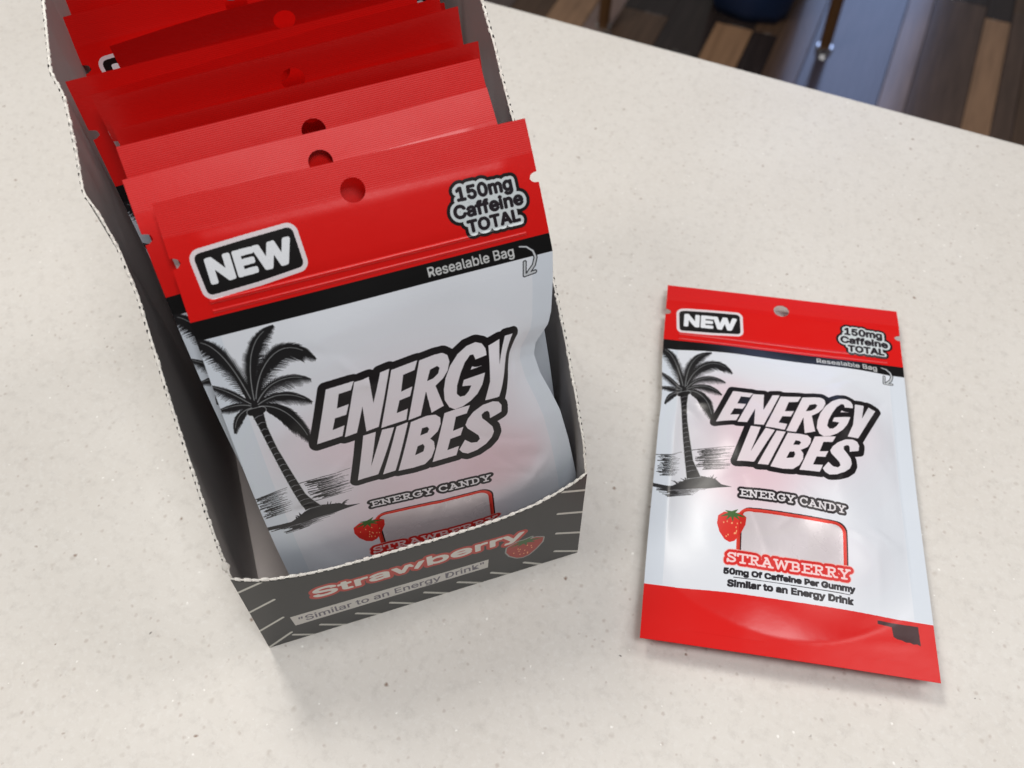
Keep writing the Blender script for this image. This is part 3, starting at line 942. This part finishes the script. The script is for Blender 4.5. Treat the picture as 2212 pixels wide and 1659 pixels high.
def print_material(name, img, rough):
    m, n, l, p = new_mat(name)
    tc = n.new('ShaderNodeTexCoord'); t = n.new('ShaderNodeTexImage'); t.image = img; t.extension = 'EXTEND'
    l.new(tc.outputs['UV'], t.inputs['Vector']); l.new(t.outputs['Color'], p.inputs['Base Color'])
    p.inputs['Roughness'].default_value = rough
    nz = n.new('ShaderNodeTexNoise'); nz.inputs['Scale'].default_value = 400; l.new(tc.outputs['Object'], nz.inputs['Vector'])
    b = n.new('ShaderNodeBump'); b.inputs['Strength'].default_value = .08; b.inputs['Distance'].default_value = .0002
    l.new(nz.outputs['Fac'], b.inputs['Height']); l.new(b.outputs[0], p.inputs['Normal'])
    return m


MAT['front_print'] = print_material('carton_front_print', box_print(), .38)


def panel(name, parent, along, top, place, mats, uv=None, rows=10):
    """A thin card: along = positions, top(s) = height, place(s, z, out) -> xyz mm; out 0 outer face, 1 inner face."""
    n = len(along); vs, fs, mi, uvs = [], [], [], []
    for out in (0, 1):
        for s_ in along:
            for r in range(rows + 1):
                z = top(s_) * r / rows
                vs.append(np.array(place(s_, z, out)) / 1000.0)
                uvs.append(((s_ / BW), z / 60.0))
    k = rows + 1; off = n * k
    for i in range(n - 1):
        for r in range(rows):
            a = i * k + r
            fs.append((a, a + k, a + k + 1, a + 1)); mi.append(0)
            fs.append((off + a, off + a + 1, off + a + k + 1, off + a + k)); mi.append(1)
        a = i * k + rows
        fs.append((a, a + k, off + a + k, off + a)); mi.append(2)
        a = i * k
        fs.append((a, off + a, off + a + k, a + k)); mi.append(2)
    for i, fl in ((0, 0), (n - 1, 1)):
        for r in range(rows):
            a = i * k + r
            f = (a, a + 1, off + a + 1, off + a)
            fs.append(f if not fl else f[::-1]); mi.append(2)
    return mesh_obj(name, vs, fs, mats, parent, smooth=False, mat_idx=mi, uvs=uvs)


def nibs(name, parent, pts, thick, mat, pitch, size, lift, side, seed):
    """little torn bumps along a rim; pts = polyline (mm), side = unit vector through the card"""
    r = np.random.default_rng(seed)
    pts = np.asarray(pts, float)
    seg = np.linalg.norm(np.diff(pts, axis=0), axis=1); cum = np.concatenate([[0], np.cumsum(seg)])
    vs, fs = [], []
    s_ = pitch * .5
    at = lambda q: np.array([np.interp(q, cum, pts[:, k]) for k in range(3)])
    while s_ < cum[-1] - size:
        ln = size * r.uniform(.75, 1.2)
        a, b = at(s_), at(s_ + ln)
        th = thick * r.uniform(.85, 1.25); h = lift * r.uniform(.5, 1.3)
        base = len(vs); cross = [(-.12, 0), (-.12, .65), (.3, 1), (.75, .9), (1.08, .5), (1.08, 0)]
        for q, sc in ((a, .6), (a * .7 + b * .3, 1), (a * .3 + b * .7, r.uniform(.7, 1.1)), (b, .55)):
            for cx, cz in cross:
                vs.append((q + side * cx * th + np.array([0, 0, cz * h * sc - .35]) + r.normal(0, .05, 3)) / 1000.0)
        m = len(cross)
        for i in range(3):
            for j in range(m - 1):
                p = base + i * m + j
                fs.append((p, p + m, p + m + 1, p + 1))
        fs.append(tuple(base + j for j in range(m))); fs.append(tuple(base + 3 * m + j for j in range(m - 1, -1, -1)))
        s_ += pitch * r.uniform(.9, 1.1)
    o = mesh_obj(name, vs, fs, mat, parent, smooth=True)
    o['kind'] = 'stuff'
    return o


fs_ = np.linspace(0, BW, 80)
lipf = lambda x: float(np.interp(x, LIP[:, 0], LIP[:, 1]))
prof = lambda y: float(np.interp(y, PRO[:, 0], PRO[:, 1]))
fp = panel('front_panel', box, fs_, lipf, lambda x, z, o_: (x, o_ * CT, z), [MAT['front_print'], MAT['card_in_shaded'], MAT['card_core']])
nibs('torn_perforation', fp, [(x, 0, lipf(x)) for x in fs_], CT * 1.25, MAT['card_core'], 2.9, 2.1, .8, np.array([0, 1., 0]), 1)

ds = np.unique(np.concatenate([np.linspace(CT + .05, BD, 90), PRO[1:-1, 0]]))


def left_place(y, z, o_):
    t = z / prof(y)
    return (-np.interp(y, BOWL[:, 0], BOWL[:, 1]) * t ** 1.7 + .55 * math.sin(y * .21 + z * .05) * t * (1 - t) * 2 + o_ * CT, y, z)


def right_place(y, z, o_):
    t = z / prof(y)
    return (BW + .9 * math.sin(math.pi * min(1, y / BD)) * t - o_ * CT, y, z)


lp = panel('side_panel', box, ds, prof, left_place, [MAT['card_out'], MAT['card_in_shaded'], MAT['card_core']], rows=18)
nibs('torn_perforation', lp, [left_place(y, prof(y), 0) for y in ds], CT * 1.05, MAT['card_core'], 2.3, 1.6, .55, np.array([1., 0, 0]), 2)
nibs('perforation_slot', lp, [np.array(left_place(y, prof(y), 0)) + (-.16, 0, -.05) for y in ds][1:], .4, MAT['slot'], 2.3, .8, .6, np.array([1., 0, 0]), 3)
rp = panel('side_panel', box, ds, prof, right_place, [MAT['card_out'], MAT['card_in_shaded'], MAT['card_core']], rows=18)
nibs('torn_perforation', rp, [right_place(y, prof(y), 0) for y in ds], CT * 1.05, MAT['card_core'], 2.3, 1.6, .55, np.array([-1., 0, 0]), 4)
nibs('perforation_slot', rp, [np.array(right_place(y, prof(y), 0)) + (.16, 0, -.05) for y in ds][1:], .4, MAT['slot'], 2.3, .8, .6, np.array([-1., 0, 0]), 5)
panel('back_panel', box, np.linspace(CT + .05, BW - CT - .05, 30), lambda x: 182.0, lambda x, z, o_: (x, BD + CT + .06 - o_ * CT, z), [MAT['card_out'], MAT['card_in_shaded'], MAT['card_core']])
bevel_box('bottom_panel', (CT + .05) / 1000, (BW - CT - .05) / 1000, (CT + .05) / 1000, (BD - .05) / 1000, .0001, .0007, MAT['card_floor_lit'], box, bev=0)

tc_v, tc_f = [], []
for k in range(5):                                # ragged tab of torn board left at the front left corner
    for i_ in range(10):
        a = 2 * math.pi * i_ / 10
        r_ = (.2, 1.25, 1.5, 1.1, .15)[k] * (1 + .25 * math.sin(3 * a + k))
        tc_v.append(((-.1 + r_ * .75 * math.cos(a)) / 1000, (2.6 + r_ * 1.1 * math.sin(a)) / 1000, (57.2 + k * 1.5 + .3 * math.sin(2 * a)) / 1000))
for k in range(4):
    for i_ in range(10):
        tc_f.append((k * 10 + i_, k * 10 + (i_ + 1) % 10, (k + 1) * 10 + (i_ + 1) % 10, (k + 1) * 10 + i_))
mesh_obj('torn_tab', tc_v, tc_f, MAT['card_core'], lp, smooth=True)

# ------------------------------------------------------------------ pouches in the carton
IMG_A = bag_print('pouch_print_front', [(2, 84, 26, .34), (24, 103, 15, .4), (-16, 112, 18, .22), (-30, 78, 13, .16), (5, 122, 22, .2)])
IMG_F = bag_print('pouch_print_loose', [(-6, 80, 24, .42), (-14, 104, 14, .4), (18, 72, 16, .15), (-24, 60, 10, .25), (20, 128, 12, .06)])
M_A, M_F = bag_material('pouch_film_boxed', IMG_A, .10), bag_material('pouch_film_loose', IMG_F, .12)
M_BACK = bag_back_material()
GROUP = 'pouches standing in the display box'


def place_bag(label, cx, dt, zt, yw, rl, db, z0, bx_, tf, tb, seed, amp, cells, bend=0.0, right_edge=None, skew=0.0):
    """(cx, dt, zt): middle of the top edge in the box; db, z0: depth and height of the foot; millimetres"""
    curve = standing_curve(dt - db, zt - z0, bend)
    shape = standing_shape(curve, rl, tf, tb, seed, amp, right_edge, skew)
    foot = box_world(cx, db)
    o = empty('candy_pouch', (foot[0], foot[1], (z0 + .3) / 1000), BTH + yw)
    tag(o, label, 'pouch', GROUP)
    nu, nv = cells
    pm = pouch_mesh('front_film', o, M_A, shape, True, nu, nv)
    pouch_mesh('back_film', o, M_BACK, shape, False, nu, nv)
    ridge_mesh('zip_ridge', o, M_A, shape, 27.6, .7, .4)
    ridge_mesh('zip_ridge', o, M_A, shape, 30.2, .6, .35)
    return o


EDGE_A = (np.array([0, 37, 45, 55, 59, 65, 69, 76, 84, 91, 104, 122, 166.8]), np.array([50, 50, 48.8, 46.9, 45.6, 41.4, 40.4, 41.4, 43.9, 45.8, 47.6, 49.5, 50]))
hi, lo = (100, 166), (80, 133)
place_bag('frontmost pouch in the box, whole face showing with palm tree and big outlined lettering', 61.5, 57.2, 154.3, -.014, .029, 9.5, 1.0, 0, .3, 3.0, 11, .8, hi, bend=-.15, right_edge=EDGE_A)
place_bag('bright red pouch directly behind the frontmost one, its hang hole half hidden', 57.7, 69.7, 155.3, .041, .023, 27, 2, 0, 3.0, 3.5, 12, .3, lo, bend=-.32, skew=6)
place_bag('third pouch from the front, lit red band with half-covered hang hole', 58.2, 77.9, 159.4, .040, .021, 34, 2, 0, 3.5, 4.0, 13, .3, lo, bend=-.30, skew=6)
place_bag('fourth pouch from the front, only a thin dark red strip showing', 58.9, 81.7, 162.1, .043, .026, 43, 2, 0, 3.5, 3.5, 14, .3, lo, bend=.32, skew=5)
place_bag('fifth pouch from the front, dark red top with round hang hole in view', 57.0, 91.5, 166.1, .054, .043, 52, 5, 0, 3.5, 3.5, 15, .3, lo, bend=.32, skew=5)
place_bag('sixth pouch from the front, a sliver of edge behind the fifth', 54.1, 100.4, 163.5, .060, .058, 63, 2, 0, 3.5, 3.5, 16, .25, lo, bend=.32, skew=6)
place_bag('seventh pouch from the front, leaning to the left wall with its tear notch showing', 47.8, 106.0, 163.5, .052, .039, 73, 2, 0, 3.5, 4.0, 17, .3, lo, bend=.28, skew=10)
place_bag('darkest maroon pouch, bent forward in the shade, third from the back', 60.5, 123.6, 163.0, .070, .070, 89, 2, 0, 4.0, 3.5, 18, .3, lo, bend=.65, skew=3)
place_bag('second pouch from the back, corner of its white badge peeping out', 47.4, 138.5, 163.5, .055, .047, 104, 2, 0, 4.0, 4.0, 19, .3, lo, bend=.32, skew=9)
place_bag('rearmost pouch at the top of the picture, only its dark top corner showing', 46.3, 145.6, 164.0, .046, .030, 116, 2, 0, 4.0, 4.0, 20, .3, lo, bend=.32, skew=9)

# ------------------------------------------------------------------ pouch lying on the counter
FX, FY, FTH, ZT, ZB, FB = 119.4, 276.4, -0.1593, 5.4, 8.6, 7.2


def flat_shape(U, V, front, extra=None):
    g = pillow(U, V, 62)
    t = V / BAG_H
    zc = ZT * (1 - t) + ZB * t + 1.4 * np.exp(-((V - 8) / 9) ** 2) * .5
    zc = zc - 1.2 * np.exp(-((V - 130) / 40) ** 2) * (np.abs(U) / 50) ** 2
    slack = .3 * sstep(V, 8.6, 12.5) * (1 - sstep(V, 24, 30)) * (1 - sstep(np.abs(U), 40, 44))
    wr = wrinkles(U, V, 31, .95) * np.clip(g * 2, .1, 1)
    # soft lumps of the sweets
    lump = 0
    for (a, b, s_, h) in ((-14, 80, 15, 2.0), (14, 92, 15, 1.8), (-6, 114, 15, 1.5), (20, 68, 12, 1.0)):
        lump = lump + h * np.exp(-(((U - a) / s_) ** 2 + ((V - b) / s_) ** 2) ** 1.5)
    z = (zc + g * FB + lump * g + wr + .12 + slack) if front else (zc - .12 - g * (zc - .7))
    if extra is not None:
        z = z + extra
    pin = 1 - .012 * np.exp(-((V - 85) / 30) ** 2)
    wave = -.8 * np.exp(-((V - 62) / 12) ** 2) * sstep(-U, 20, 50) * -1
    return np.stack([U * pin + wave, BAG_H / 2 - V, z], -1)


vdir = np.array([math.sin(FTH), -math.cos(FTH)])
c0 = (np.array([FX, FY]) + vdir * BAG_H / 2) / 1000
fb = empty('candy_pouch', (c0[0], c0[1], .0002), FTH)
tag(fb, 'single red and white candy pouch lying face up on the counter beside the box', 'pouch')
pouch_mesh('front_film', fb, M_F, flat_shape, True, *hi)
pouch_mesh('back_film', fb, M_BACK, flat_shape, False, *hi)
ridge_mesh('zip_ridge', fb, M_F, flat_shape, 27.6, .7, .4)
ridge_mesh('zip_ridge', fb, M_F, flat_shape, 30.2, .6, .35)
